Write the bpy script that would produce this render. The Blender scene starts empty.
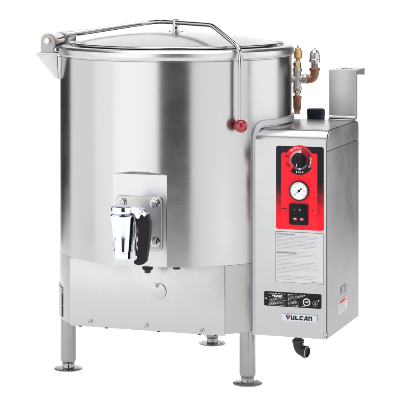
import bpy, bmesh, math, random
from mathutils import Vector, Matrix
from math import sin, cos, pi, radians, sqrt, atan2
random.seed(7)
S = 0.0032                       # one drawing unit in metres (kettle radius 116 units = 0.37 m)
scene = bpy.context.scene
C = scene.collection
CAM = Vector((24, -1890, 415))   # camera, drawing units

# ------------------------------------------------------------------ materials
def mat(name, col, rough=.4, metal=0., **k):
    m = bpy.data.materials.new(name); m.use_nodes = True
    b = m.node_tree.nodes['Principled BSDF']
    b.inputs['Base Color'].default_value = (*col, 1)
    b.inputs['Roughness'].default_value = rough
    b.inputs['Metallic'].default_value = metal
    for a, v in k.items():
        b.inputs[a.replace('_', ' ')].default_value = v
    return m

def brushed(name, col, rough, streak=(3, 3, 260), aniso=0., tangent=None, bump=.05, rvar=.10, cvar=.05, blotch=.05):
    """stainless steel with a brushed grain running across the direction of the large scale component"""
    m = mat(name, col, rough, 1.0); nt = m.node_tree; N = nt.nodes; L = nt.links
    b = N['Principled BSDF']
    tc = N.new('ShaderNodeTexCoord'); mp = N.new('ShaderNodeMapping'); mp.inputs['Scale'].default_value = streak
    L.new(tc.outputs['Object'], mp.inputs['Vector'])
    n = N.new('ShaderNodeTexNoise'); n.inputs['Scale'].default_value = 1.; n.inputs['Detail'].default_value = 6; n.inputs['Roughness'].default_value = .7
    L.new(mp.outputs[0], n.inputs['Vector'])
    n2 = N.new('ShaderNodeTexNoise'); n2.inputs['Scale'].default_value = 9.; n2.inputs['Detail'].default_value = 3
    L.new(tc.outputs['Object'], n2.inputs['Vector'])
    r = N.new('ShaderNodeMapRange'); r.inputs[1].default_value = .25; r.inputs[2].default_value = .75
    r.inputs[3].default_value = rough - rvar; r.inputs[4].default_value = rough + rvar
    L.new(n.outputs['Fac'], r.inputs[0])
    r2 = N.new('ShaderNodeMapRange'); r2.inputs[1].default_value = .3; r2.inputs[2].default_value = .7
    r2.inputs[3].default_value = -blotch; r2.inputs[4].default_value = blotch
    L.new(n2.outputs['Fac'], r2.inputs[0])
    ad = N.new('ShaderNodeMath'); ad.operation = 'ADD'; L.new(r.outputs[0], ad.inputs[0]); L.new(r2.outputs[0], ad.inputs[1])
    L.new(ad.outputs[0], b.inputs['Roughness'])
    mx = N.new('ShaderNodeMix'); mx.data_type = 'RGBA'
    mx.inputs[6].default_value = (*[c*(1-cvar) for c in col], 1); mx.inputs[7].default_value = (*[min(1, c*(1+cvar)) for c in col], 1)
    L.new(n.outputs['Fac'], mx.inputs[0]); L.new(mx.outputs[2], b.inputs['Base Color'])
    bp = N.new('ShaderNodeBump'); bp.inputs['Strength'].default_value = bump; bp.inputs['Distance'].default_value = .0004
    L.new(n.outputs['Fac'], bp.inputs['Height']); L.new(bp.outputs[0], b.inputs['Normal'])
    if aniso:
        b.inputs['Anisotropic'].default_value = aniso; b.inputs['Anisotropic Rotation'].default_value = .25
        t = N.new('ShaderNodeTangent'); t.direction_type = 'RADIAL'; t.axis = tangent or 'Z'
        L.new(t.outputs[0], b.inputs['Tangent'])
    return m

STEEL = (.60, .60, .61)
M = dict(
    body=brushed('brushed_steel_shell', (.46, .46, .468), .22, (6, 6, 1500), .6, 'Z', .02, .03, .012, .03),
    panel=brushed('brushed_steel_sheet', (.45, .445, .45), .30, (6, 6, 900), 0, None, .05, .04, .03),
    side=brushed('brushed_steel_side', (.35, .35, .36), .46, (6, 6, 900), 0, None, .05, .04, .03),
    upright=brushed('brushed_steel_upright', (.52, .52, .53), .42, (6, 6, 900), 0, None, .04, .04, .03),
    lid=brushed('spun_steel_lid', (.36, .355, .36), .17, (30, 30, 200), 0, None, .02, .05, .03, .03),
    rim=brushed('polished_rolled_steel', (.52, .52, .53), .30, (20, 20, 100), 0, None, .02, .06, .03, .04),
    trim=brushed('dull_steel_flange', (.56, .57, .59), .50, (20, 20, 20), 0, None, .02, .05, .03),
    leg=brushed('tube_steel', (.31, .305, .30), .17, (220, 220, 8), 0, None, .25, .08, .08, .35),
    cast=brushed('cast_steel', (.41, .405, .40), .32, (60, 60, 60), 0, None, .15, .08, .05),
    chrome=mat('chrome_plate', (.66, .69, .76), .09, 1.),
    rod=mat('polished_steel_rod', (.46, .455, .46), .14, 1.),
    galv=brushed('galvanised_fitting', (.46, .45, .44), .38, (450, 450, 450), 0, None, 1., .12, .25),
    brass=brushed('brass_fitting', (.60, .42, .22), .28, (400, 400, 400), 0, None, 1., .12, .35),
    bronze=brushed('bronze_fitting', (.31, .15, .10), .42, (500, 500, 500), 0, None, 1., .15, .5),
    copper=mat('copper_bolt', (.86, .58, .42), .32, 1.),
    iron=mat('black_iron', (.020, .020, .021), .42, 0., Specular_IOR_Level=.3),
    rubber=mat('black_rubber', (.018, .018, .02), .45, 0., Specular_IOR_Level=.1),
    grip=mat('black_grip_plastic', (.012, .012, .016), .36, 0., Specular_IOR_Level=.1),
    capm=mat('navy_black_cap', (.012, .016, .028), .3, 0., Specular_IOR_Level=.1),
    red=mat('red_phenolic_ball', (.30, .006, .014), .12, 0., Coat_Weight=.6),
    blackplastic=mat('black_switch_plastic', (.012, .012, .014), .3, 0., Specular_IOR_Level=.1),
    knobm=mat('black_knob_plastic', (.010, .011, .016), .34, 0., Specular_IOR_Level=.1),
    white=mat('white_label_vinyl', (.56, .56, .57), .5),
    ink=mat('grey_printed_text', (.33, .33, .34), .6, 0., Specular_IOR_Level=.12),
    inkdark=mat('dark_printed_text', (.10, .10, .10), .6, 0., Specular_IOR_Level=.12),
    black=mat('black_print', (.012, .012, .013), .35, 0., Specular_IOR_Level=.12),
    silver=mat('silver_print', (.62, .62, .62), .4),
    whiteprint=mat('white_print', (.82, .82, .82), .45),
    plate=mat('pale_nameplate', (.56, .58, .63), .3),
    redprint=mat('red_print', (.85, .015, .03), .4, 0., Specular_IOR_Level=.12),
    orange=mat('orange_print', (.85, .16, .06), .5),
    greyprint=mat('grey_print', (.16, .16, .165), .4, 0., Specular_IOR_Level=.12),
    gap=mat('dark_gap', (.01, .01, .01), .7),
    dial=mat('gauge_dial_white', (.82, .83, .85), .35),
    glow=mat('red_indicator_lens', (.42, .06, .06), .25),
    floor=mat('white_paper_sweep', (.93, .93, .93), .95),
)
# floor made half translucent so an added lamp below washes out the kettle's shadow
def translucent_floor():
    m = bpy.data.materials.new('white_acrylic_sheet'); m.use_nodes = True; nt = m.node_tree; N = nt.nodes; L = nt.links
    N.remove(N['Principled BSDF']); d = N.new('ShaderNodeBsdfDiffuse'); t = N.new('ShaderNodeBsdfTranslucent'); x = N.new('ShaderNodeMixShader')
    d.inputs[0].default_value = t.inputs[0].default_value = (.93, .93, .93, 1); x.inputs[0].default_value = .5
    L.new(d.outputs[0], x.inputs[1]); L.new(t.outputs[0], x.inputs[2]); L.new(x.outputs[0], N['Material Output'].inputs['Surface']); return m
M['table'] = translucent_floor()
M['skirt'] = brushed('brushed_steel_skirt', (.36, .36, .365), .26, (6, 6, 1500), .4, 'Z', .03, .03, .02, .05)
M['relief'] = brushed('tarnished_nickel', (.50, .48, .47), .16, (500, 500, 500), 0, None, .8, .08, .1, .25)
M['housing'] = brushed('brushed_steel_housing', (.41, .41, .415), .25, (6, 6, 900), 0, None, .04, .03, .02, .03)
# red and black screen print of the control panel: black side bands dissolve to red through a dot halftone
def panel_print(xc, half, z_hi, z_lo):
    m = mat('red_black_screen_print', (.9, .01, .02), .34, 0., Specular_IOR_Level=.12); nt = m.node_tree; N = nt.nodes; L = nt.links; b = N['Principled BSDF']
    g = N.new('ShaderNodeTexCoord'); sx = N.new('ShaderNodeSeparateXYZ'); L.new(g.outputs['UV'], sx.inputs[0])
    r = N.new('ShaderNodeMapRange'); r.inputs[1].default_value = z_lo; r.inputs[2].default_value = z_hi
    L.new(sx.outputs['Y'], r.inputs[0])
    v = N.new('ShaderNodeTexVoronoi'); v.inputs['Scale'].default_value = 1.15; v.inputs['Randomness'].default_value = .15
    L.new(g.outputs['UV'], v.inputs['Vector'])
    a = N.new('ShaderNodeMath'); a.operation = 'MULTIPLY'; a.inputs[1].default_value = 1.25; L.new(v.outputs['Distance'], a.inputs[0])
    c = N.new('ShaderNodeMath'); c.operation = 'SUBTRACT'; L.new(r.outputs[0], c.inputs[0]); L.new(a.outputs[0], c.inputs[1])
    d = N.new('ShaderNodeMapRange'); d.inputs[1].default_value = -.35; d.inputs[2].default_value = .15; L.new(c.outputs[0], d.inputs[0])
    mx = N.new('ShaderNodeMix'); mx.data_type = 'RGBA'
    mx.inputs[6].default_value = (.86, .012, .025, 1); mx.inputs[7].default_value = (.012, .013, .018, 1)
    L.new(d.outputs[0], mx.inputs[0]); L.new(mx.outputs[2], b.inputs['Base Color'])
    return m

# ------------------------------------------------------------------ mesh builder
class MB:
    def __init__(s): s.bm = bmesh.new(); s.mats = []; s.uv = None
    def mi(s, m):
        if m not in s.mats: s.mats.append(m)
        return s.mats.index(m)
    def faces(s, verts, faces, m, X=None, smooth=True, bevel=0, bseg=2):
        """add a closed shell; X is a frame matrix; bevel only bevels this shell's sharp edges"""
        b = bmesh.new(); vs = [b.verts.new(v) for v in verts]
        for f in faces:
            try: b.faces.new([vs[i] for i in f])
            except ValueError: pass
        bmesh.ops.recalc_face_normals(b, faces=b.faces)
        if bevel:
            es = [e for e in b.edges if len(e.link_faces) == 2 and e.calc_face_angle(0) > radians(25)]
            bmesh.ops.bevel(b, geom=es, offset=bevel, segments=bseg, profile=.6, affect='EDGES', clamp_overlap=True)
        s._merge(b, m, X, smooth)
    def _merge(s, b, m, X, smooth):
        k = s.mi(m); mp = {}
        for v in b.verts: mp[v] = s.bm.verts.new((X @ v.co) if X else v.co)
        for f in b.faces:
            g = s.bm.faces.new([mp[v] for v in f.verts]); g.material_index = k; g.smooth = smooth
        b.free()
    def box(s, lo, hi, m, X=None, bevel=0, bseg=2):
        x0, y0, z0 = lo; x1, y1, z1 = hi
        v = [(x0,y0,z0),(x1,y0,z0),(x1,y1,z0),(x0,y1,z0),(x0,y0,z1),(x1,y0,z1),(x1,y1,z1),(x0,y1,z1)]
        s.faces(v, [(0,1,2,3),(4,5,6,7),(0,1,5,4),(1,2,6,5),(2,3,7,6),(3,0,4,7)], m, X, True, bevel, bseg)
    def prism(s, poly, z0, z1, m, X=None, bevel=0, bseg=2):
        n = len(poly); v = [(x, y, z0) for x, y in poly] + [(x, y, z1) for x, y in poly]
        f = [tuple(range(n)), tuple(range(n, 2*n))] + [(i, (i+1) % n, n+(i+1) % n, n+i) for i in range(n)]
        s.faces(v, f, m, X, True, bevel, bseg)
    def sheet(s, poly, z, m, X=None):
        """printed mark: a single face lying just above the surface"""
        s.faces([(x, y, z) for x, y in poly], [tuple(range(len(poly)))], m, X, False)
    def lathe(s, prof, m, X=None, seg=48, a0=0, a1=2*pi):
        """profile of (r, z) revolved about local z"""
        full = abs(a1-a0-2*pi) < 1e-6; n = seg if full else seg+1
        v = []; f = []; idx = []
        for (r, z) in prof:
            if r < 1e-6: idx.append([len(v)]*n); v.append((0, 0, z))
            else:
                st = len(v); idx.append([st+i for i in range(n)])
                v += [(r*cos(a0+(a1-a0)*i/seg), r*sin(a0+(a1-a0)*i/seg), z) for i in range(n)]
        for a, b in zip(idx, idx[1:]):
            for i in range(seg):
                j = (i+1) % n
                q = [a[i], a[j], b[j], b[i]]; q = [q[k] for k in range(4) if q[k] != q[k-1]]
                if len(q) > 2: f.append(tuple(q))
        s.faces(v, f, m, X)
    def tube(s, pts, r, m, X=None, seg=16, caps=True, rs=None):
        pts = [Vector(p) for p in pts]; n = len(pts); v = []; f = []
        t = (pts[1]-pts[0]).normalized(); up = Vector((0,0,1)) if abs(t.z) < .9 else Vector((1,0,0))
        nx = t.cross(up).normalized()
        for i, p in enumerate(pts):
            tt = ((pts[min(i+1,n-1)]-p).normalized() + (p-pts[max(i-1,0)]).normalized())
            if i == 0: tt = pts[1]-p
            if i == n-1: tt = p-pts[-2]
            tt.normalize(); nx = (nx - tt*nx.dot(tt)).normalized(); ny = tt.cross(nx)
            rr = rs[i] if rs else r
            v += [tuple(p + (nx*cos(2*pi*k/seg) + ny*sin(2*pi*k/seg))*rr) for k in range(seg)]
        for i in range(n-1):
            for k in range(seg):
                f.append((i*seg+k, i*seg+(k+1) % seg, (i+1)*seg+(k+1) % seg, (i+1)*seg+k))
        if caps: f += [tuple(range(seg)), tuple(range((n-1)*seg, n*seg))]
        s.faces(v, f, m, X)
    def text(s, body, size, m, X, align='LEFT', sx=1., weight=0.):
        cu = bpy.data.curves.new('lettering', 'FONT'); cu.body = body; cu.size = size; cu.align_x = align; cu.align_y = 'CENTER'
        cu.offset = weight; cu.resolution_u = 3
        o = bpy.data.objects.new('lettering', cu); C.objects.link(o)
        me = o.evaluated_get(bpy.context.evaluated_depsgraph_get()).to_mesh()
        k = s.mi(m); vs = [s.bm.verts.new(X @ Vector((v.co.x*sx, v.co.y, v.co.z))) for v in me.vertices]
        for p in me.polygons:
            try: g = s.bm.faces.new([vs[i] for i in p.vertices]); g.material_index = k
            except ValueError: pass
        o.to_mesh_clear(); bpy.data.objects.remove(o); bpy.data.curves.remove(cu)
    def build(s, name, parent=None, label=None, sharp=28, uvframe=None):
        if uvframe is not None:
            uv = s.bm.loops.layers.uv.new('UVMap'); inv = uvframe.inverted()
            for f in s.bm.faces:
                for l in f.loops:
                    p = inv @ l.vert.co; l[uv].uv = (p.x, p.y)
        me = bpy.data.meshes.new(name)
        for v in s.bm.verts: v.co *= S
        s.bm.to_mesh(me); s.bm.free()
        for m in s.mats: me.materials.append(m)
        me.set_sharp_from_angle(angle=radians(sharp))
        o = bpy.data.objects.new(name, me); C.objects.link(o)
        if parent: o.parent = parent
        if label: o['label'] = label
        return o

def frame(o, x, y, z=None):
    x = Vector(x).normalized(); y = Vector(y).normalized(); z = Vector(z).normalized() if z else x.cross(y)
    m = Matrix.Identity(4)
    for i, c in enumerate((x, y, z)):
        for r in range(3): m[r][i] = c[r]
    m.translation = Vector(o); return m

def at(px, py, X):
    """pixel of the 400 px photo -> coordinates on the plane of frame X (local x, y)"""
    d = Vector(((px-200)/1890, 1, -(py+50)/1890)); n = X.col[2].xyz; o = X.translation
    t = (o-CAM).dot(n)/d.dot(n); p = X.inverted() @ (CAM + d*t)
    return (p.x, p.y)

def rrect(x0, y0, x1, y1, r, n=5):
    out = []
    for cx, cy, a in ((x1-r, y1-r, 0), (x0+r, y1-r, 90), (x0+r, y0+r, 180), (x1-r, y0+r, 270)):
        out += [(cx+r*cos(radians(a+90*i/n)), cy+r*sin(radians(a+90*i/n))) for i in range(n+1)]
    return out
def circ(cx, cy, r, n=32, a0=0, a1=360):
    return [(cx+r*cos(radians(a0+(a1-a0)*i/n)), cy+r*sin(radians(a0+(a1-a0)*i/n))) for i in range(n + (0 if a1-a0 == 360 else 1))]
def ringsheet(mb, cx, cy, r0, r1, a0, a1, z, m, X, n=24):
    o = circ(cx, cy, r1, n, a0, a1); i = circ(cx, cy, r0, n, a0, a1)
    if a1-a0 == 360: o.append(o[0]); i.append(i[0])
    for k in range(len(o)-1): mb.sheet([i[k], o[k], o[k+1], i[k+1]], z, m, X)
def fillet(pts, rad, n=8):
    pts = [Vector(p) for p in pts]; out = [pts[0]]
    for i in range(1, len(pts)-1):
        p = pts[i]; r = rad[i-1] if isinstance(rad, (list, tuple)) else rad
        a = p + (pts[i-1]-p).normalized()*r; b = p + (pts[i+1]-p).normalized()*r
        for k in range(n+1):
            t = k/n; out.append(a*(1-t)**2 + p*2*t*(1-t) + b*t*t)
    out.append(pts[-1]); return out
def hexa(r, a=0): return [(r*cos(radians(a+60*i)), r*sin(radians(a+60*i))) for i in range(6)]
def T(x, y, z): return Matrix.Translation((x, y, z))

# ------------------------------------------------------------------ setting
def structure(o): o['kind'] = 'structure'; return o
FW = 450; TW = 930
mb = MB()
mb.faces([(-TW,-920,0),(TW,-920,0),(TW,700,0),(-TW,700,0)], [(0,1,2,3)], M['table'])
structure(mb.build('floor'))
mb = MB(); prof = [(700, 0)] + [(700+350*sin(a*pi/24), 350-350*cos(a*pi/24)) for a in range(1, 13)] + [(1050, 1300)]
v = []; f = []
for y, z in prof: v += [(-FW, y, z), (FW, y, z)]
for i in range(len(prof)-1): f.append((2*i, 2*i+1, 2*i+3, 2*i+2))
mb.faces(v, f, M['floor']); structure(mb.build('backdrop'))

# ------------------------------------------------------------------ the kettle
root = bpy.data.objects.new('steam_kettle', None); C.objects.link(root)
root['label'] = 'large round stainless steel kettle with a red-panelled control box, standing on three legs'
root['category'] = 'steam kettle'

R = 116.; ZB, ZT, ZS = 117., 312., 52.
# the drum: upright cylinder with a flat pressed into it behind the draw-off valve
PHI = radians(-90-16.8); HALF = radians(13.1); DF = R*cos(HALF); ZF = 203.4
mb = MB(); NA = 720
zs = [ZB, ZB+1] + [ZB+1+(ZF-ZB-1)*i/40 for i in range(1, 41)] + [ZF+3.2*i/24 for i in range(1, 25)] + [ZF+3.2+(309.4-ZF-3.2)*i/12 for i in range(1, 13)] + [309.8, 310.2, ZT]
v = []; f = []
for z in zs:
    g = -.35 if z == 309.8 else 0
    for i in range(NA):
        a = 2*pi*i/NA; da = (a-PHI+pi) % (2*pi) - pi; r = R
        if abs(da) < HALF and z < ZF+3.2:
            d = DF if z <= ZF else DF+(z-ZF)
            r = min(R, d/cos(da))
        v.append(((r+g)*cos(a), (r+g)*sin(a), z))
for k in range(len(zs)-1):
    for i in range(NA):
        j = (i+1) % NA; f.append((k*NA+i, k*NA+j, (k+1)*NA+j, (k+1)*NA+i))
f.append(tuple(range(NA)))
mb.faces(v, f, M['body']); drum = mb.build('drum', root, sharp=5)

# rolled rim
mb = MB()
mb.lathe([(115.6,310.6),(116.8,311),(117.7,312.6),(118.1,315),(117.8,317.6),(116.6,319.2),(115,320.2),(111,320.6),(106,320.0),(103,318.8),(101.5,317),(101,314),(101,300)], M['rim'], None, 256)
mb.build('rim', root)

# lid
mb = MB(); pr = [(96,319.9),(99.2,320.2),(101.3,320.4),(102.4,321.2),(102.4,322.3),(101.4,323.1),(99.6,323.4),(97.6,323.2)]
for i in range(1, 30):
    t = i/29; r = 97.6*(1-t); pr.append((r, 323.2 + 10.2*(1-(r/97.6)**2.2)))
mb.lathe(pr, M['lid'], None, 256)
lid = mb.build('lid', root, sharp=60)
mb = MB()
mb.lathe([(0,331.4),(6.8,332.4),(7,333.2),(6.8,334.0),(4,334.3),(3.4,334.5),(3.4,345.2),(3,346),(0,346)], M['rod'], None, 40)
mb.prism(hexa(1.4), 3.2, 4.4, M['iron'], frame((0,0,337.2), (1,0,0), (0,0,1)), .1)
mb.build('lift_post', lid)
for a in (174, 6):                            # small hinge tabs at both sides of the lid edge
    mb = MB(); X = Matrix.Rotation(radians(a), 4, 'Z')
    mb.box((96,-6,320.6), (108,6,323.6), M['rim'], X, 1.2); mb.build('lid_tab', lid)

# lift arm
mb = MB()
arm = [(-118.5,35,327.5), (-70,32.5,334.9), (-19.7,30,342.6), (35.6,-57.5,342.3), (61.3,-105.8,322.6), (62.6,-108.2,306), (62.6,-108.2,253)]
pth = fillet(arm, [2, 16, 7, 7.5, 7.5], 8)
mb.tube(pth, 2.2, M['rod'], None, 24, rs=[2.2+.7*max(0, -p.x-20)/100 for p in pth])
la = mb.build('lift_arm', root)
mb = MB(); kn = [(0,-6.3)]
for i in range(1, 24): a = -pi/2+pi*i/24; kn.append((6.3*cos(a), 6.3*sin(a)))
kn += [(0, 6.3)]
mb.lathe(kn, M['red'], T(62.6,-108.2,249), 40)
mb.lathe([(0,5.9),(3,5.9),(3,6.9),(0,6.9)], M['rod'], T(62.6,-108.2,249), 24)
mb.build('ball_knob', la, 'dark red ball knob')

# hinge at the left
hd = Vector((15.6, 75, 0)).normalized(); ho = Vector((-126.6,-17,325)); hx = Vector((hd.y, -hd.x, 0))
HX = frame(ho, hx, (0,0,1), hx.cross(Vector((0,0,1))))       # local z points to the camera
hin = MB()
def cheek(w, zt, zb): return [(-w, zb), (w, zb), (w, 0)] + [(w*cos(radians(a)), w*sin(radians(a))) for a in range(10, 180, 10)] + [(-w, 0)]
hin.prism(cheek(7.4, 0, -11.6), -1.5, 1.2, M['side'], HX, .4)
hin.prism(cheek(7.2, 0, -11.6), -78, -75.8, M['panel'], HX, .4)
hin.lathe([(0,-75.5),(6.8,-75.5),(7.1,-74.9),(7.1,-2),(6.8,-1.7),(0,-1.7)], M['rod'], HX, 40)
hin.lathe([(0,-58),(7.3,-58),(7.5,-57.6),(7.5,-40.6),(7.3,-40),(0,-40)], M['rim'], HX, 40)   # collar that carries the arm
hin.box((-12,-13.6,-76), (14,-11.9,1.8), M['panel'], HX, .3)    # shelf
hin.box((4,-11.8,-70), (13,-5.5,-6), M['panel'], HX, .5)
hinge = hin.build('hinge', root)
mb = MB(); mb.prism(hexa(3.2, 12), 1.2, 3.4, M['copper'], HX, .5); mb.build('hinge_bolt', hinge, 'copper coloured hinge bolt')
mb = MB()
g = [at(36, 54, HX), at(57.3, 54.6, HX), at(58.4, 79, HX), at(54.4, 77.4, HX)]
mb.prism(g, -.8, 1., M['panel'], HX, .3)
mb.prism([at(57.4,56,HX), at(62.4,57.5,HX), at(60.6,78,HX), at(58.6,79,HX)], -24, .3, M['panel'], HX, .4)
mb.build('gusset', hinge)
mb = MB(); mb.prism(hexa(2.7, 5), 0, 2.2, M['rod'], frame((-117.5,-22,316.5), (1,0,0), (0,0,1)), .4)
mb.lathe([(0,-1),(3.4,-1),(3.4,0),(0,0)], M['rod'], frame((-117.5,-22,316.5), (1,0,0), (0,0,1)), 20)
mb.build('bolt', hinge)

# skirt with its flat access panel
A = Vector((-101.8,-53.6)); B = Vector((47.8,-104.6)); RS = 115.75
aA = atan2(A.y, A.x); aB = atan2(B.y, B.x)
if aA < aB: aA += 2*pi
arc = [(RS*cos(aB+(aA-aB)*i/220), RS*sin(aB+(aA-aB)*i/220)) for i in range(221)]
mb = MB(); mb.prism(arc, ZS, ZB-.3, M['skirt']); skirt = mb.build('skirt', root, sharp=10)
ad = (B-A).normalized(); AX = frame((A.x, A.y, 0), (ad.x, ad.y, 0), (0,0,1)); AL = (B-A).length
mb = MB()
mb.box((0,ZS-1.5,.3), (AL,ZB-.6,1.6), M['panel'], AX, .35)
for px in (81, 107, 159, 200, 216): # notches along the lower edge
    x, _ = at(px, 325, AX); mb.box((x-1.2,ZS-2.0,.1), (x+1.2,ZS-1.0,1.8), M['gap'], AX)
acc = mb.build('access_panel', root)
for px, py in ((91, 321), (147, 325.5), (202.7, 330)):
    x, y = at(px, py, AX); mb = MB(); X = AX @ T(x, y, 1.6)
    mb.lathe([(2.3,0),(2.3,.4),(1.8,.9),(1,1.15),(0,1.2)], M['cast'], X, 20); mb.box((-1.3,-.22,1.3), (1.3,.22,1.27), M['gap'], X)
    mb.build('screw', acc)
x, y = at(159.3, 291, AX); mb = MB()
mb.lathe([(7.88,0),(7.88,.25),(0,.25)], M['gap'], AX @ T(x, y, 1.62), 48)
mb.lathe([(7.75,.2),(7.7,.9),(7.4,1.0),(0,1.0)], M['panel'], AX @ T(x, y, 1.62), 48)
cov = mb.build('round_cover', acc)
x, y = at(158.3, 285.2, AX); mb = MB(); mb.lathe([(1.9,0),(1.9,1.5),(1.4,2.1),(0,2.2)], M['rod'], AX @ T(x, y, 1.9), 16); mb.lathe([(0,2.25),(.8,2.22)], M['gap'], AX @ T(x, y, 1.9), 12); mb.build('screw', acc)
# vent bracket at the left of the skirt
mb = MB()
def arcplate(a0, a1, r0, r1, z0, z1, m):
    n = 12; v = []; f = []
    for i in range(n+1):
        a = radians(a0+(a1-a0)*i/n)
        for r, z in ((r0,z0),(r1,z0),(r1,z1),(r0,z1)): v.append((r*cos(a), r*sin(a), z))
    for i in range(n):
        for k in range(4): f.append((i*4+k, i*4+(k+1) % 4, i*4+4+(k+1) % 4, i*4+4+k))
    f += [(0,1,2,3), tuple(n*4+k for k in range(4))]; mb.faces(v, f, m)
arcplate(176, 196.2, 115.0, 117.0, 54, 83, M['upright'])
arcplate(196.3, 197.2, 115, 116.1, 55, 65, M['gap']); arcplate(196.3, 197.2, 115, 116.1, 66.2, 77, M['gap'])
mb.build('vent_bracket', root)

# rubber pads and studs under the drum
mb = MB()
for px, stud in ((147.6, True), (176.6, False)):
    mb = MB(); X0 = 24+(px-200)*.943; Y0 = -sqrt(111**2-X0*X0)
    mb.lathe([(0,ZB-3.2),(4.6,ZB-3.2),(5,ZB-2.6),(5,ZB-.2),(0,ZB-.2)] if stud else [(0,ZB-2.2),(3.6,ZB-2.2),(3.6,ZB-.2),(0,ZB-.2)], M['rubber'], T(X0, Y0, 0), 24)
    if stud:
        mb.prism(hexa(3.1, 10), ZB-6.2, ZB-3.3, M['iron'], T(X0, Y0, 0), .4); mb.lathe([(0,ZB-7.8),(1.6,ZB-7.8),(1.8,ZB-6.2),(0,ZB-6.2)], M['rod'], T(X0, Y0, 0), 16)
    mb.build('rubber_pad', drum)


# legs
def leg(deg, rad=108., top=ZS+4):
    x, y = rad*cos(radians(deg)), rad*sin(radians(deg)); mb = MB()
    mb.lathe([(0,6.5),(6.2,6.5),(7.5,9.8),(7.65,11),(7.65,top),(0,top)], M['leg'], T(x, y, 0), 40)
    mb.box((5.2,-.35,12), (7.8,.35,top-1), M['leg'], T(x, y, 0) @ Matrix.Rotation(radians(-82), 4, 'Z'), .2)
    l = mb.build('leg', root)
    mb = MB()
    mb.lathe([(0,.2),(13.6,.2),(14.1,.5),(14.1,1.1),(13.4,1.5),(8,2.2),(6.3,2.6),(6.1,3),(6.1,7),(0,7)], M['leg'], T(x, y, 0), 48)
    for k in range(2):
        a = radians(deg+80+180*k); mb.lathe([(0,1.6),(1.3,1.6),(1.3,1.95),(0,1.95)], M['gap'], T(x+10.6*cos(a), y+10.6*sin(a), 0), 12)
    mb.build('foot', l)
for d in (-50, 70, 190): leg(d)

# ------------------------------------------------------------------ draw-off valve
nv = Vector((cos(PHI), sin(PHI), 0)); tv = Vector((-nv.y, nv.x, 0))
PC = nv*DF                                  # centre of the flat
FX = frame((PC.x, PC.y, 0), tv, (0,0,1))    # on the flat, z outwards
mb = MB(); mb.prism(rrect(-23.6, 132, 22.6, 183, 4), -.5, 2.6, M['cast'], FX, .7, 3)
flange = mb.build('valve_flange', root)
for sx in (-17.4, 15.8):
    for z in (177.0, 140.8):
        mb = MB(); X = FX @ T(sx, z, 2.6)
        mb.lathe([(5,0),(5,.5),(4.6,.7),(0,.7)], M['rod'], X, 24)
        mb.prism(hexa(4.3, random.uniform(0,60)), .6, 3.4, M['rod'], X, .5)
        mb.lathe([(2.2,3.2),(2,3.9),(0,4)], M['cast'], X, 16)
        mb.build('bolt', flange)
VD = 45.; vc = PC + nv*VD - tv*1.2; VX = frame((vc.x, vc.y, 0), tv, (0,0,1))
valve = bpy.data.objects.new('draw_off_valve', None); C.objects.link(valve); valve.parent = root
mb = MB()
mb.tube([(0,152,-VD+2), (0,152,0)], 8.6, M['chrome'], VX, 32)
mb.lathe([(0,-VD+2),(13,-VD+2),(13.4,-VD+3),(13.4,-VD+6),(12.6,-VD+7),(8,-VD+8)], M['chrome'], VX @ T(0, 152, 0), 40)
mb.lathe([(0,131),(6.9,131),(7.5,131.6),(7.9,137.0),(8.5,137.4),(8.9,138.2),(8.5,139.0),(8.4,139.4),(11.2,168.6),(11.5,170),(11.5,171),(11,171.9),(9.3,172.2)], M['chrome'], T(vc.x, vc.y, 0), 64)
mb.build('spout_body', valve)
mb = MB()
mb.lathe([(9.4,171.8),(10.6,173.4),(10.9,174.4),(10.9,177.8),(10.4,179),(9,179.7),(0,180.6)], M['chrome'], T(vc.x, vc.y, 0), 64)
lv = [(6,179.4),(14,178.9),(20,177.4),(23.6,174.2),(24,171.6),(21.6,170.6),(20.4,172.2),(18.6,172.6),(17.6,169.8),(15.6,168.2),(13.6,169.4),(12.8,173),(9,174.2),(6,174.4)]
mb.prism(lv, -4.6, 4.6, M['chrome'], VX, 1.1, 3)
mb.tube(fillet([(11.6,172,-2),(12.6,160,-2),(11.2,148,-2),(11.8,134,-2)], 4), 1.1, M['chrome'], VX, 12)
mb.lathe([(0,5),(2.4,5),(2.2,5.8),(0,6)], M['rod'], VX @ T(18.2, 175.4, 0), 20)
mb.build('valve_lever', valve)
hp = [(145.6,212.4),(148.6,215),(150.3,222),(150.4,232),(149.4,243),(147.8,254),(146.6,261),(144.4,263.8),(140,264.8),(136,263.6),(134.9,261.6),(136,259.6),(138.3,258),(138.3,255),(137.4,252.4),(138.6,249.6),(139.2,247),(138.0,244),(138.6,241),(139.6,238.6),(138.6,235.6),(138.6,233),(139.6,230.4),(138.9,226),(137.9,221),(138.6,217.6),(141.4,217.2),(143.2,215)]
mb = MB(); pts = [at(px, py, VX) for px, py in hp]; mb.prism(pts, -4.4, 4.4, M['grip'], VX, 1.5, 4); mb.build('grip', valve, 'black finger-grooved valve handle', sharp=50)

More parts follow.
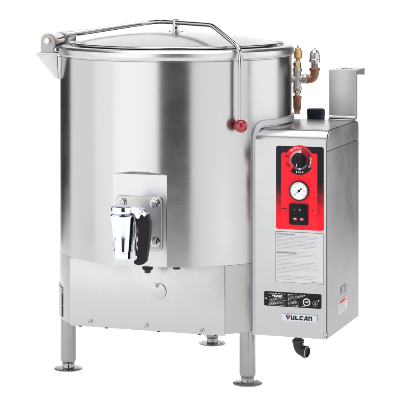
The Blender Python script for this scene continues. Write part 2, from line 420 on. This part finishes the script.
# ------------------------------------------------------------------ control box
TH = radians(-19.0); ud = Vector((cos(TH), sin(TH), 0)); vd = Vector((-ud.y, ud.x, 0)); F = Vector((144,-113,0))
CX = frame(F, ud, (0,0,1))                 # front face: x = outwards from drum, y up, z to the camera
SX = frame(F, vd, (0,0,1))                 # right-hand side: x = to the back, z outwards (ud)
ZC0, ZC1, DP = 48.6, 245.0, 119.
box_e = bpy.data.objects.new('control_box', None); C.objects.link(box_e); box_e.parent = root
def sideprofile(ins=0, rf=13, rb=6):
    p = [(ins, ZC0+ins), (ins, ZC1-rf)]
    p += [(ins+rf-rf*cos(radians(a)), ZC1-ins-rf+ (rf)*sin(radians(a))) for a in range(9, 91, 9)]
    p += [(DP-ins-rb+rb*sin(radians(a)), ZC1-ins-rb+rb*cos(radians(a))) for a in range(0, 91, 9)]
    p += [(DP-ins, ZC0+ins)]
    return p
mb = MB(); mb.prism(sideprofile(), -92, -1.3, M['housing'], SX); 
# nick of shadow between the wrap and the side, then the side sheet in two pieces
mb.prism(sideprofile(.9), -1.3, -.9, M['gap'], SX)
mb.build('housing', box_e)
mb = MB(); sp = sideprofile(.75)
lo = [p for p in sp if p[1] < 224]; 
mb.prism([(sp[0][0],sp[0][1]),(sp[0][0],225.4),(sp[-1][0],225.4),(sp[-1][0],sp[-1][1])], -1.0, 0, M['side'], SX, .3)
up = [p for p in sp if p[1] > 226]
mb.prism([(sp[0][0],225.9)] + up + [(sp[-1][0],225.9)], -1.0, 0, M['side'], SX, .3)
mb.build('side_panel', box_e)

# flange that seals the box against the drum
mb = MB(); s0 = radians(-49.3); s1 = radians(14)
path = fillet([(s0*117, 50, 0), (s0*117, 249.0, 0), (s1*117, 249.0, 0)], 15, 12)
xs = []
for i in range(len(path)-1):
    n = max(1, int((path[i+1]-path[i]).length/3))
    for k in range(n): xs.append(path[i].lerp(path[i+1], k/n))
xs.append(path[-1]); v = []; f = []
sec = [(-3,0),(-3,2.3),(-2.6,2.8),(-1.6,2.9),(0,2.7),(1.6,2.7),(2.7,2.7),(3.1,2.2),(3.1,0)]; ns = len(sec)
for i, p in enumerate(xs):
    t = (xs[min(i+1,len(xs)-1)]-xs[max(i-1,0)]).normalized(); nrm = Vector((-t.y, t.x, 0))
    for w, h in sec:
        q = p + nrm*w; a = q.x/117; r = 115.4+h; v.append((r*cos(a), r*sin(a), q.y))
for i in range(len(xs)-1):
    for k in range(ns): f.append((i*ns+k, i*ns+(k+1) % ns, (i+1)*ns+(k+1) % ns, (i+1)*ns+k))
f += [tuple(range(ns)), tuple(range((len(xs)-1)*ns, len(xs)*ns))]
mb.faces(v, f, M['trim']); mb.build('sealing_flange', box_e)

# --- red and black control panel
def c(px, py): return at(px, py, CX)
p0 = c(276.3, 228.6); p1 = c(323.6, 147.2)
x0, x1 = p0[0], p1[0]; zb = p0[1]; zt = p1[1]
mpan = panel_print(0, 0, c(300, 176)[1], c(300, 222)[1])
mb = MB(); mb.prism(rrect(x0, zb, x1, zt, 2), .1, .9, mpan, CX, .2)
rx0, _ = c(281.6, 180); rx1, _ = c(317.6, 180); rt = c(290, 152.6)[1]
kc = c(299.6, 160); KR = 13.9
z = 1.0
mb.sheet([(rx0, zb+.6), (rx1, zb+.6)] + [(rx1-2+2*cos(radians(a)), rt-2+2*sin(radians(a))) for a in range(0, 91, 15)] + [(rx0+2-2*sin(radians(a)), rt-2+2*cos(radians(a))) for a in range(0, 91, 15)], z, M['redprint'], CX)
mb.sheet(circ(kc[0], kc[1], KR, 48), z+.08, M['redprint'], CX)
# dial scale: pale at the upper left, darkening clockwise to black at the bottom
cols = []
nst = 26
for k in range(nst):
    a1_ = 228 - k*(328/nst); t = k/(nst-1)
    # t runs clockwise from the lower left
    lightness = [(.0,(.85,.12,.16)),(.22,(.75,.30,.34)),(.42,(.70,.45,.47)),(.45,(.42,.02,.04)),(.62,(.16,.015,.025)),(.8,(.05,.012,.016)),(1,(.016,.014,.018))]
    for (ta, ca), (tb, cb) in zip(lightness, lightness[1:]):
        if ta <= t <= tb: w = (t-ta)/(tb-ta); col = tuple(ca[i]*(1-w)+cb[i]*w for i in range(3)); break
    cols.append((a1_-328/nst, a1_, col, t))
for a0_, a1_, col, t in cols:
    m_ = mat('dial_scale_print', col, .4, 0., Specular_IOR_Level=.12); rr = 9.2 if t < .44 else 12.2
    ringsheet(mb, kc[0], kc[1], 5.5, rr, a0_, a1_, z+.16, m_, CX, 3)
ringsheet(mb, kc[0], kc[1], 5.5, KR, 231, 330, z+.24, M['black'], CX, 16)
ringsheet(mb, kc[0], kc[1], 7.6, 9.2, 236, 330, z+.30, M['greyprint'], CX, 16)
mb.sheet([(kc[0]-.2,kc[1]+6.3),(kc[0]+2,kc[1]+6.3),(kc[0]+2,kc[1]+9),(kc[0]-.2,kc[1]+9)], z+.3, M['whiteprint'], CX)
mb.sheet(circ(kc[0]+.4, kc[1]-8.4, 1.0, 10), z+.36, M['whiteprint'], CX)
def arctext(s_, cx, cy, r, a_mid, size, m, da, flip=False):
    n = len(s_)
    for i, ch in enumerate(s_):
        if flip: a = a_mid + (i-(n-1)/2)*da; rot = a+90
        else: a = a_mid - (i-(n-1)/2)*da; rot = a-90
        X = CX @ T(cx+r*cos(radians(a)), cy+r*sin(radians(a)), z+.4) @ Matrix.Rotation(radians(rot), 4, 'Z')
        mb.text(ch, size, m, X, 'CENTER', 1.0, .06)
arctext('WARM', kc[0], kc[1], 11.6, 114, 2.5, M['whiteprint'], 11)
arctext('SIMMER', kc[0], kc[1], 11.4, 350, 2.2, M['whiteprint'], 9, True)
arctext('BOIL', kc[0], kc[1], 11.6, 272, 2.3, M['whiteprint'], 10, True)
q = c(288.6, 157); mb.text('ON', 2.3, M['black'], CX @ T(q[0]-1.3, q[1]+1, z+.3), 'CENTER'); mb.sheet([(q[0]+.5,q[1]-1),(q[0]+5,q[1]-1),(q[0]+5,q[1]-.7),(q[0]+.5,q[1]-.7)], z+.3, M['black'], CX)
q = c(288.2, 164.6); mb.text('OFF', 2.7, M['black'], CX @ T(q[0], q[1], z+.3) @ Matrix.Rotation(radians(-50), 4, 'Z'), 'CENTER', 1, .05)
q = c(284.6, 208.6); mb.text('POWER', 1.5, M['black'], CX @ T(q[0], q[1], z+.3), 'CENTER', 1, .04)
q = c(312.6, 210.4); mb.text('ON', 1.9, M['black'], CX @ T(q[0], q[1], z+.3), 'CENTER', 1, .04)
q = c(314, 223.5); mb.sheet(circ(q[0], q[1], 2.1, 20), z+.1, mat('dark_red_print', (.55, .012, .02), .45), CX)
mb.build('control_panel', box_e, 'red and black control panel', uvframe=CX)

# thermostat knob
mb = MB(); KX = CX @ T(kc[0]-.3, kc[1], 1.2)
mb.lathe([(0,0),(6.9,0),(7.0,.6),(6.4,1.2)], M['knobm'], KX, 48)
v = []; n = 72
pk = [(r_, h) for r_, h in ((6.3,1),(6.3,1.6),(5.9,6.4),(5.4,7.2),(4.6,7.4))]
for r_, h in pk: v += [((r_+(.22*cos(24*2*pi*i/n) if 1 < h < 7 else 0))*cos(2*pi*i/n), (r_+(.22*cos(24*2*pi*i/n) if 1 < h < 7 else 0))*sin(2*pi*i/n), h) for i in range(n)]
f = [(k*n+i, k*n+(i+1) % n, (k+1)*n+(i+1) % n, (k+1)*n+i) for k in range(4) for i in range(n)] + [tuple(range(4*n, 5*n))]
mb.faces(v, f, M['knobm'], KX)
mb.box((-.3,-5.6,7.3), (.3,-2.6,7.6), M['whiteprint'], KX)
mb.build('thermostat_knob', box_e)

# pressure gauge
gc = c(299.7, 190.6); mb = MB(); GX = CX @ T(gc[0], gc[1], 1.0)
mb.lathe([(9.3,0),(9.5,.6),(9.5,2.2),(9.1,2.9),(8.5,2.9),(8.3,2.2)], M['iron'], GX, 64)
mb.lathe([(8.4,1.9),(0,1.9)], M['dial'], GX, 64)
for k in range(31):
    a = radians(225-270*k/30); l = 1.5 if k % 5 == 0 else .8
    X = GX @ T(0,0,2.0) @ Matrix.Rotation(a, 4, 'Z'); mb.sheet([(7.6-l,-.13),(7.6,-.13),(7.6,.13),(7.6-l,.13)], 0, M['ink'], X)
for k, t_ in enumerate(('0','10','20','30','40','50','60')):
    a = radians(225-45*k); mb.text(t_, 1.7, M['ink'], GX @ T(4.9*cos(a), 4.9*sin(a), 2.0), 'CENTER')
X = GX @ T(0,0,2.1) @ Matrix.Rotation(radians(222), 4, 'Z'); mb.sheet([(-3,-.45),(6.2,-.12),(6.2,.12),(-3,.45)], 0, M['black'], X)
mb.lathe([(1.3,2.1),(1.1,2.7),(0,2.8)], M['black'], GX @ T(0,0,0), 16)
X = GX @ T(2.2, 1.9, 2.05); mb.text('PSI', 1.6, M['black'], X, 'CENTER', 1, .05)
mb.build('pressure_gauge', box_e, 'white round pressure gauge with dark bezel')

# switch block
s0_ = c(289.7, 224.2); s1_ = c(308.6, 204.6); mb = MB()
mb.prism(rrect(s0_[0], s0_[1], s1_[0], s1_[1]+.6, 1.6), .9, 2.4, M['blackplastic'], CX, .4)
w = s1_[0]-s0_[0]; h = s1_[1]-s0_[1]
mb.box((s0_[0]+2, s0_[1]+h*.52, 2.2), (s1_[0]-3, s1_[1]-1.4, 3.4), M['knobm'], CX, .5)
mb.box((s0_[0]+2, s0_[1]+2.2, 2.2), (s1_[0]-2, s0_[1]+h*.46, 2.7), M['knobm'], CX, .3)
xm = s0_[0]+w*.33; ym = s0_[1]+h*.74
mb.sheet([(xm-.2,ym-.8),(xm+.2,ym-.8),(xm+.2,ym+.8),(xm-.2,ym+.8)], 3.45, M['silver'], CX)
ringsheet(mb, s0_[0]+w*.58, ym, .45, .8, 0, 360, 3.45, M['silver'], CX, 12)
sw = mb.build('power_switch', box_e)
for k in (.33, .68):
    mb = MB(); xx = s0_[0]+w*k; yy = s0_[1]+h*.285
    mb.prism(rrect(xx-1.9, yy-1.2, xx+1.9, yy+1.2, .4), 2.6, 3.1, M['glow'], CX, .2)
    mb.sheet([(xx-1.5,yy-.9),(xx+1.5,yy-.9),(xx+1.5,yy-.65),(xx-1.5,yy-.65)], 3.15, M['black'], CX)
    mb.sheet([(xx-.7,yy-.1),(xx+.7,yy-.1),(xx+.7,yy+.7),(xx-.7,yy+.7)], 3.15, M['whiteprint'], CX)
    o = mb.build('indicator_light', box_e)

# instruction sheet
i0 = c(275.9, 281.4); i1 = c(323.0, 233.8); mb = MB()
mb.box((i0[0]-.35, i0[1]-.35, .05), (i1[0]+.35, i1[1]+.35, .35), M['greyprint'], CX)
mb.box((i0[0], i0[1], .2), (i1[0], i1[1], .6), M['white'], CX)
W = i1[0]-i0[0]; y = i1[1]-2
rows = ['H1', 1, 1, 1, .5, 1, 1, .9, 1, 1, .9, .45, 0, .75, 'H2', .9, 1, .6, 0, .35, 0, .95, 1, 1, .9, 1, 1, .8, .55, .5, 0, 1, 1, .9, .4]
dy = (i1[1]-i0[1]-4)/(len(rows)-.5)
for r_ in rows:
    if r_ == 'H1': mb.text('LIGHTING INSTRUCTIONS:', 1.55, M['inkdark'], CX @ T(i0[0]+1, y, .7), 'LEFT', .95, .03)
    elif r_ == 'H2': mb.text('SHUTDOWN INSTRUCTIONS:', 1.55, M['inkdark'], CX @ T(i0[0]+1, y, .7), 'LEFT', .95, .03)
    elif r_:
        x = i0[0]+1.6; xe = i0[0]+1.6+(W-8)*r_*random.uniform(.93, 1.03)
        while x < xe:
            for k in range(random.choice((2, 3, 3, 4, 5, 6, 8))):
                hgt = random.choice((.3, .3, .3, .52)); lo_ = random.choice((0, 0, 0, 0, -.16)); kind = random.random()
                if kind < .35: mb.sheet([(x,y-.2+lo_),(x+.10,y-.2+lo_),(x+.10,y-.2+hgt),(x,y-.2+hgt)], .7, M['ink'], CX); x += .2
                else:
                    mb.sheet([(x,y-.2+lo_),(x+.1,y-.2+lo_),(x+.1,y-.2+hgt),(x,y-.2+hgt)], .7, M['ink'], CX)
                    mb.sheet([(x+.1,y+.02),(x+.3,y+.02),(x+.3,y+.1),(x+.1,y+.1)] if kind < .7 else [(x+.1,y-.2),(x+.3,y-.2),(x+.3,y-.12),(x+.1,y-.12)], .7, M['ink'], CX)
                    if kind > .5: mb.sheet([(x+.3,y-.2),(x+.4,y-.2),(x+.4,y+.1),(x+.3,y+.1)], .7, M['ink'], CX)
                    x += .5
            x += .32
    y -= dy
q = c(318, 283.2); mb.text('REV A', 1.1, M['ink'], CX @ T(i1[0]-7, i0[1]+1.2, .7), 'LEFT') if False else None
for k in range(6): mb.sheet([(i1[0]-11+k*1.6, i0[1]+.8), (i1[0]-9.9+k*1.6, i0[1]+.8), (i1[0]-9.9+k*1.6, i0[1]+1.25), (i1[0]-11+k*1.6, i0[1]+1.25)], .7, M['inkdark'], CX)
mb.build('instruction_label', box_e, 'white instruction sheet')

# the maker's lettering drawn as strokes with cut corners
def logo(mb, x, y, h, w, m, X, z, red=None):
    L_ = w/6.15; t = h*.30; cw = L_*.86; s = h*.16
    def st(poly): mb.sheet([(x+px_, y+py_) for px_, py_ in poly], z, m, X)
    def bar(x0, y0, x1, y1): st([(x0,y0),(x1,y0),(x1,y1),(x0,y1)])
    # V
    V = L_*1.08
    st([(0,h),(t*1.1,h),(V*.5+.1,t*.9),(V*.5,0),(V*.40,0)]); st([(V,h),(V*.5,0),(V*.40,0),(V*.5-.05,t*1.2),(V-t*1.15,h)])
    o = L_*1.12
    st([(o,h),(o,s),(o+s,0),(o+t,0),(o+t,h)]); st([(o+t,0),(o+cw,0),(o+cw,t),(o+t,t)]); bar(o+cw-t, t, o+cw, h)     # U
    o += L_*1.02
    bar(o, 0, o+t, h); bar(o+t, 0, o+cw*.88, t)                                                                          # L
    o += L_*.92
    st([(o,0),(o+t,0),(o+t,h),(o+s,h),(o,h-s)]); bar(o+t, h-t, o+cw, h); bar(o+t, 0, o+cw*.92, t)                        # C
    o += L_*.96
    st([(o,0),(o+t,0),(o+cw*.74,h),(o+cw*.46,h)]); bar(o+cw-t, 0, o+cw, h); st([(o+cw*.46,h),(o+cw,h),(o+cw,h-t),(o+cw*.46,h-t)]); bar(o+cw*.35, h*.22, o+cw-t, h*.22+t*.8)  # A
    o += L_*1.02
    bar(o, 0, o+t, h); st([(o+t,h),(o+t,h-t),(o+cw,h-t),(o+cw,h-s),(o+cw-s,h)]); bar(o+cw-t, 0, o+cw, h-t)               # N
    if red:
        mb.sheet([(x+V*.30,y+h*1.16),(x+V*.66,y+h*1.16),(x+V*.48,y+h*.62)], z+.06, red, X)

# black data plate
d0 = c(264.2, 305.3); d1 = c(321.4, 294.4); mb = MB()
mb.prism(rrect(d0[0], d0[1], d1[0], d1[1], 1.3), .05, .5, M['black'], CX, .1)
H = d1[1]-d0[1]; W = d1[0]-d0[0]; zz = .6
def dbar(x, y, w_, h_=.32, m=None): mb.sheet([(d0[0]+x, d0[1]+y), (d0[0]+x+w_, d0[1]+y), (d0[0]+x+w_, d0[1]+y+h_), (d0[0]+x, d0[1]+y+h_)], zz, m or M['silver'], CX)
logo(mb, d0[0]+8, d0[1]+H-4.9, 2.0, 10.4, M['whiteprint'], CX, zz)
mb.sheet(circ(d0[0]+2, d0[1]+H*.5, .8, 12), zz, M['silver'], CX)
for x_ in (4.4, 6.3, 8.6, 11, 14, 16.5, 19): dbar(x_, H-1.9, 1.7, .45)
for k in range(7):
    x = 5.0
    while x < 20:
        l = random.uniform(.5, 2.1); dbar(x, 1.0+k*1.22, l, .5 if k in (1, 4) else .3, M['silver'] if random.random() < .75 else M['greyprint']); x += l+random.uniform(.3, .9)
for k in range(3): dbar(5.5, 1.2+k*1.5, 5.6, 1.1, M['greyprint'])
for k in range(10):
    x = 23.6; e = 39 if k > 6 else 33
    while x < e:
        l = random.uniform(.5, 2.6); dbar(x, .8+k*1.2, l, .45 if k > 5 else .34, M['silver'] if random.random() < .65 else M['greyprint']); x += l+random.uniform(.25, .8)
ringsheet(mb, d0[0]+W*.745, d0[1]+H*.40, 2.7, 3.7, 0, 360, zz, M['silver'], CX, 28)
mb.text('NSF', 2.2, M['whiteprint'], CX @ T(d0[0]+W*.745, d0[1]+H*.40, zz), 'CENTER', 1, .05)
ringsheet(mb, d0[0]+W*.895, d0[1]+H*.33, 2.1, 2.7, 0, 360, zz, M['greyprint'], CX, 24)
mb.text('S', 2.8, M['whiteprint'], CX @ T(d0[0]+W*.895, d0[1]+H*.33, zz), 'CENTER', 1, .05)
mb.sheet(circ(d0[0]+W*.953, d0[1]+H*.56, .75, 12), zz, M['silver'], CX)
for k in range(4): dbar(W*.66+k*.9, 1, .6, .5)
mb.build('data_plate', box_e, 'black data plate with silver printing')

# name plate
n0 = c(282.3, 319.8); n1 = c(317.4, 315.8); mb = MB()
mb.prism(rrect(n0[0], n0[1]-.2, n1[0]-.2, n1[1]+.3, .5), .05, 1.7, M['plate'], CX, .3)
W = n1[0]-n0[0]; H = n1[1]-n0[1]+.5
logo(mb, n0[0]+W*.11, n0[1]+H*.15, H*.64, W*.79, M['black'], CX, 1.78, M['redprint'])
mb.build('name_plate', box_e, 'pale name plate')

# labels on the side sheet
def sd(px, py): return at(px, py, SX)
a_ = sd(340.6, 294.6); b_ = sd(346.0, 283.4); mb = MB()
mb.box((a_[0], a_[1], .02), (b_[0], b_[1], .3), M['greyprint'], SX)
nn = 6
for k in range(nn):
    x = a_[0]+1.6
    while x < b_[0]-2:
        l = random.uniform(.8, 3); l = min(l, b_[0]-1-x)
        if random.random() < .8: yk = a_[1]+.8+k*(b_[1]-a_[1]-1)/nn; mb.sheet([(x,yk),(x+l,yk),(x+l,yk+.5),(x,yk+.5)], .36, M['silver'] if random.random() < .5 else M['ink'], SX)
        x += l+.5
mb.build('serial_label', box_e, 'small dark grey label')
a_ = sd(338.1, 315.0); b_ = sd(346.7, 295.6); mb = MB()
mb.box((a_[0], a_[1], .02), (b_[0], b_[1], .3), M['white'], SX)
hh = b_[1]-a_[1]; mb.sheet([(a_[0]+.8, b_[1]-hh*.27), (b_[0]-.8, b_[1]-hh*.27), (b_[0]-.8, b_[1]-.8), (a_[0]+.8, b_[1]-.8)], .36, M['orange'], SX)
mb.text('WARNING', 3.4, M['black'], SX @ T((a_[0]+b_[0])/2, b_[1]-hh*.15, .42), 'CENTER', 1.2, .05)
for k in range(8):
    yk = a_[1]+1+k*(hh*.68)/8; mb.sheet([(a_[0]+2, yk), (b_[0]-2-random.uniform(0, 6), yk), (b_[0]-2-random.uniform(0, 3), yk+.45), (a_[0]+2, yk+.45)], .36, M['ink'], SX)
mb.build('warning_label', box_e, 'orange and white warning label')

for px, py in ((325, 334.6),):
    x, y = c(px, py); mb = MB(); X = CX @ T(x, y, 0)
    mb.lathe([(2.1,0),(2.1,.5),(1.5,1.2),(0,1.4)], M['rod'], X, 20); mb.box((-1.2,-.2,1.1), (1.2,.2,1.45), M['gap'], X); mb.build('screw', box_e)

# upright bracket at the rear of the box top
mb = MB(); u0, u1 = -28.2, -1.2
BXF = frame(F + vd*111.5, ud, (0,0,1))      # x outwards, y up, z forward
mb.box((u0, 248.2, 0), (u1, 295, 1.6), M['upright'], BXF, .5)
mb.box((u0, 293.6, -36), (u1, 295.2, 1.2), M['upright'], BXF, .5)          # top flange to the rear
mb.box((u0, 288.5, -37.2), (u1, 295.2, -35.8), M['upright'], BXF, .4)
mb.box((u1-.9, 246.5, -6), (u1+.1, 294, .8), M['upright'], BXF, .3)        # narrow return flange
mb.box((u0, 245.2, 0), (u1, 246.6, 5.5), M['rim'], BXF, .4)                # foot turned forward
mb.tube([(u0+.2, 248.3, 1.6), (u1-.2, 248.3, 1.6)], 1.7, M['rim'], BXF, 14)
mb.lathe([(5.2,295.3),(5.2,295.9),(4,296.1),(3.4,295.4)], M['rim'], T(*(F+vd*134+ud*-16).xy, 0), 28)
mb.lathe([(3.4,295.35),(0,295.35)], M['gap'], T(*(F+vd*134+ud*-16).xy, 0), 24)
mb.build('upright_bracket', box_e)

# black cap behind the box
mb = MB(); mb.lathe([(0,222),(8.9,222),(8.9,247),(9.1,247.3),(9.1,252.6),(8.6,253.8),(7.6,254.3),(0,254.7)], M['capm'], T(141.5, 27, 0), 48)
mb.tube([(141.5,27,230), (136,10,230)], 4, M['iron'], None, 16)
mb.build('rear_cap', box_e, 'black round cap behind the box')

# black iron drain elbow under the box
ex, ey = c(298.2, 337); EO = CX @ Vector((ex, 0, -14)); mb = MB()
s_ = (1890+EO.y)/1890; EO.x = 24+(298.2-200)*s_
def ez(py): return 415-(py+50)*s_
X = T(EO.x, EO.y, 0)
mb.lathe([(0,ez(342)),(3.6,ez(342)),(3.6,ez(330)),(0,ez(330))], M['iron'], X, 24)
mb.lathe([(0,ez(342.8)),(5.4,ez(342.8)),(5.7,ez(342)),(5.7,ez(339.8)),(5.2,ez(339.2)),(0,ez(339.2))], M['iron'], X, 32)
dirp = Vector((.80,-.60,-.06)).normalized(); base = Vector((EO.x, EO.y, ez(350.2)))
pt = fillet([(EO.x, EO.y, ez(341)), base, base + dirp*8.5], 7, 10)
mb.tube(pt, 4.9, M['iron'], None, 28, caps=True)
EX = frame(base + dirp*7.6, dirp.cross(Vector((0,0,1))), dirp.cross(dirp.cross(Vector((0,0,1)))) * -1)
zsgn = 1 if EX.col[2].xyz.dot(dirp) > 0 else -1
mb.lathe([(4.6,-1.2*zsgn),(5.8,-.8*zsgn),(5.9,2.2*zsgn),(5.4,2.7*zsgn)], M['iron'], EX, 32)
mb.lathe([(5.4,2.7*zsgn),(4.7,2.8*zsgn)], M['side'], EX, 32)
mb.lathe([(4.7,2.8*zsgn),(4.2,.8*zsgn),(0,.8*zsgn)], M['gap'], EX, 32)
mb.build('drain_elbow', box_e, 'black iron pipe elbow')

# ------------------------------------------------------------------ safety valve pipework behind the drum
DY = 38.; sp_ = (1890+DY)/1890
def pX(px): return 24+(px-200)*sp_
def pZ(py): return 415-(py+50)*sp_
pipes = bpy.data.objects.new('safety_pipework', None); C.objects.link(pipes); pipes.parent = root
px0 = 297.2
def lp(prof, m, cx=px0, seg=28): mb.lathe([(r, pZ(y)) for r, y in prof], m, T(pX(cx), DY, 0), seg)
def hx_(r, y0, y1, m, cx=px0, a=8): mb.prism(hexa(r, a), pZ(y0), pZ(y1), m, T(pX(cx), DY, 0), .35)
mb = MB(); lp([(0,44.8),(.8,45),(.9,47.2),(2.4,47.6),(3,48.4),(3,50),(4.3,50.6),(4.3,57.4),(3.6,58.6),(2.4,59.4),(2.4,62),(0,62)], M['brass'], 297.9)
hx_(4.4, 57.2, 50.8, M['brass'], 297.9, 20); hx_(4.2, 66.2, 62.4, M['brass']); lp([(0,60.6),(3.3,60.8),(3.3,61.6),(0,61.8)], M['brass']); lp([(0,66),(3.7,66),(3.7,68.4),(0,68.4)], M['brass'])
mb.build('brass_valve', pipes)
mb = MB(); lp([(0,68),(4.5,68),(4.7,68.6),(4.7,71.4),(4.2,72),(4.0,74),(4.0,84),(4.2,86.5),(4.7,87),(4.7,89.6),(4.4,90.2),(0,90.2)], M['galv'])
for a, b, in ((-13, 0), (0, 6.4)):
    mb.tube([(pX(px0)+a, DY, pZ(79)), (pX(px0)+b, DY, pZ(79))], 3.9, M['galv'], None, 24)
X = frame((pX(px0), DY, pZ(79)), (0,1,0), (0,0,1))   # local z = +x
mb.lathe([(0,5.2),(4.6,5.2),(4.9,5.8),(4.9,9.0),(4.5,9.6),(0,9.6)], M['galv'], X, 28)
mb.build('tee', pipes)
mb = MB(); hx_(4.1, 93.2, 90.2, M['brass']); lp([(0,92.8),(2.7,92.8),(2.7,96.2),(0,96.2)], M['galv'])
lp([(0,95.6),(4.1,95.6),(4.4,96.2),(4.4,99),(4.0,99.6),(4.0,107),(3.7,109.4),(0,109.4)], M['bronze']); lp([(0,109),(3.1,109),(3.1,113.6),(2.8,114),(0,114)], M['brass'])
lp([(0,110.2),(3.4,110.2),(3.4,111.2),(0,111.2)], M['bronze'])
mb.build('lower_bushing', pipes)
mb = MB(); cx2 = 314.6
pt = fillet([(pX(306.4), DY, pZ(79.2)), (pX(cx2), DY, pZ(79.2)), (pX(cx2), DY, pZ(70))], 6.5, 10); mb.tube(pt, 4.3, M['bronze'], None, 28)
lp([(0,68),(5.2,68),(5.5,68.5),(5.5,70.2),(5.0,71),(0,71.6)], M['bronze'], cx2)
mb.lathe([(0,8.9),(4.5,8.9),(4.8,9.4),(4.8,11.4),(0,11.6)], M['bronze'], X, 28)
mb.build('elbow', pipes)
mb = MB(); lp([(0,62),(3.4,62),(3.4,68.2),(0,68.2)], M['galv'], cx2)
for k in range(4): lp([(3.3,64+k*1.0),(3.75,64.4+k*1.0),(3.3,64.8+k*1.0)], M['galv'], cx2)
lp([(0,47.8),(1,48),(1.2,49.4),(2.6,50.2),(4.2,51.8),(5,54),(5.2,55),(5.2,58.8),(5.6,59.4),(5.6,62),(4.6,63.2),(0,63.2)], M['relief'], cx2, 32)
hx_(5.55, 62.4, 58.9, M['relief'], cx2, 14); hx_(5.35, 57.6, 54.4, M['relief'], cx2, 14)
mb.build('relief_valve', pipes)

# ------------------------------------------------------------------ camera
cd = bpy.data.cameras.new('camera'); cam = bpy.data.objects.new('camera', cd); C.objects.link(cam)
cam.location = CAM*S; cam.rotation_euler = (pi/2, 0, 0); cd.sensor_width = 36; cd.lens = 1890/400*36; cd.shift_y = -.625
cd.clip_start = .1; cd.clip_end = 100; scene.camera = cam

# ------------------------------------------------------------------ light: a white sweep between softboxes
w = bpy.data.worlds.new('World'); scene.world = w; w.use_nodes = True
w.node_tree.nodes['Background'].inputs[0].default_value = (.96, .98, 1, 1); w.node_tree.nodes['Background'].inputs[1].default_value = .05
def area(name, loc, target, sx, sy, radiance, col=(1,1,1)):
    l = bpy.data.lights.new(name, 'AREA'); l.shape = 'RECTANGLE'; l.size = sx*S; l.size_y = sy*S
    l.energy = radiance*pi*sx*S*sy*S; l.color = col
    o = bpy.data.objects.new(name, l); C.objects.link(o); o.location = Vector(loc)*S
    o.rotation_euler = (Vector(target)-Vector(loc)).to_track_quat('-Z', 'Y').to_euler(); return o
def ring(name, deg0, deg1, dist, h, rad):
    a = radians((deg0+deg1)/2); wd = 2*dist*math.tan(radians(deg1-deg0)/2)
    area(name, (dist*sin(a), -dist*cos(a), h/2+4), (0, 0, h/2+4), wd, h, rad)
ring('softbox_left_front', -60, -15, 950, 1000, 1.85)
ring('softbox_left_middle', -80, -60, 950, 1000, 1.6)
ring('softbox_left_side', -120, -80, 950, 1000, 1.3)
ring('softbox_right_front', 14, 72, 950, 1000, 1.38)
ring('softbox_right_side', 74, 115, 950, 1000, 1.7)
area('softbox_overhead', (0, -150, 1350), (0, 0, 0), 1300, 1300, 2.6)
area('table_light', (0, -10, -60), (0, -10, 0), 1820, 2*TW, 1.75)  # added lamp beneath the floor, only there to cancel the shadow under the kettle
bpy.data.objects['table_light'].rotation_euler = (pi, 0, pi/2)
area('backdrop_light', (20, 350, 1500), (20, 960, 150), 1000, 400, 5.4)
scene.view_settings.view_transform = 'Standard'; scene.view_settings.look = 'None'
scene.view_settings.exposure = 0; scene.view_settings.gamma = 1
scene.render.engine = 'CYCLES'
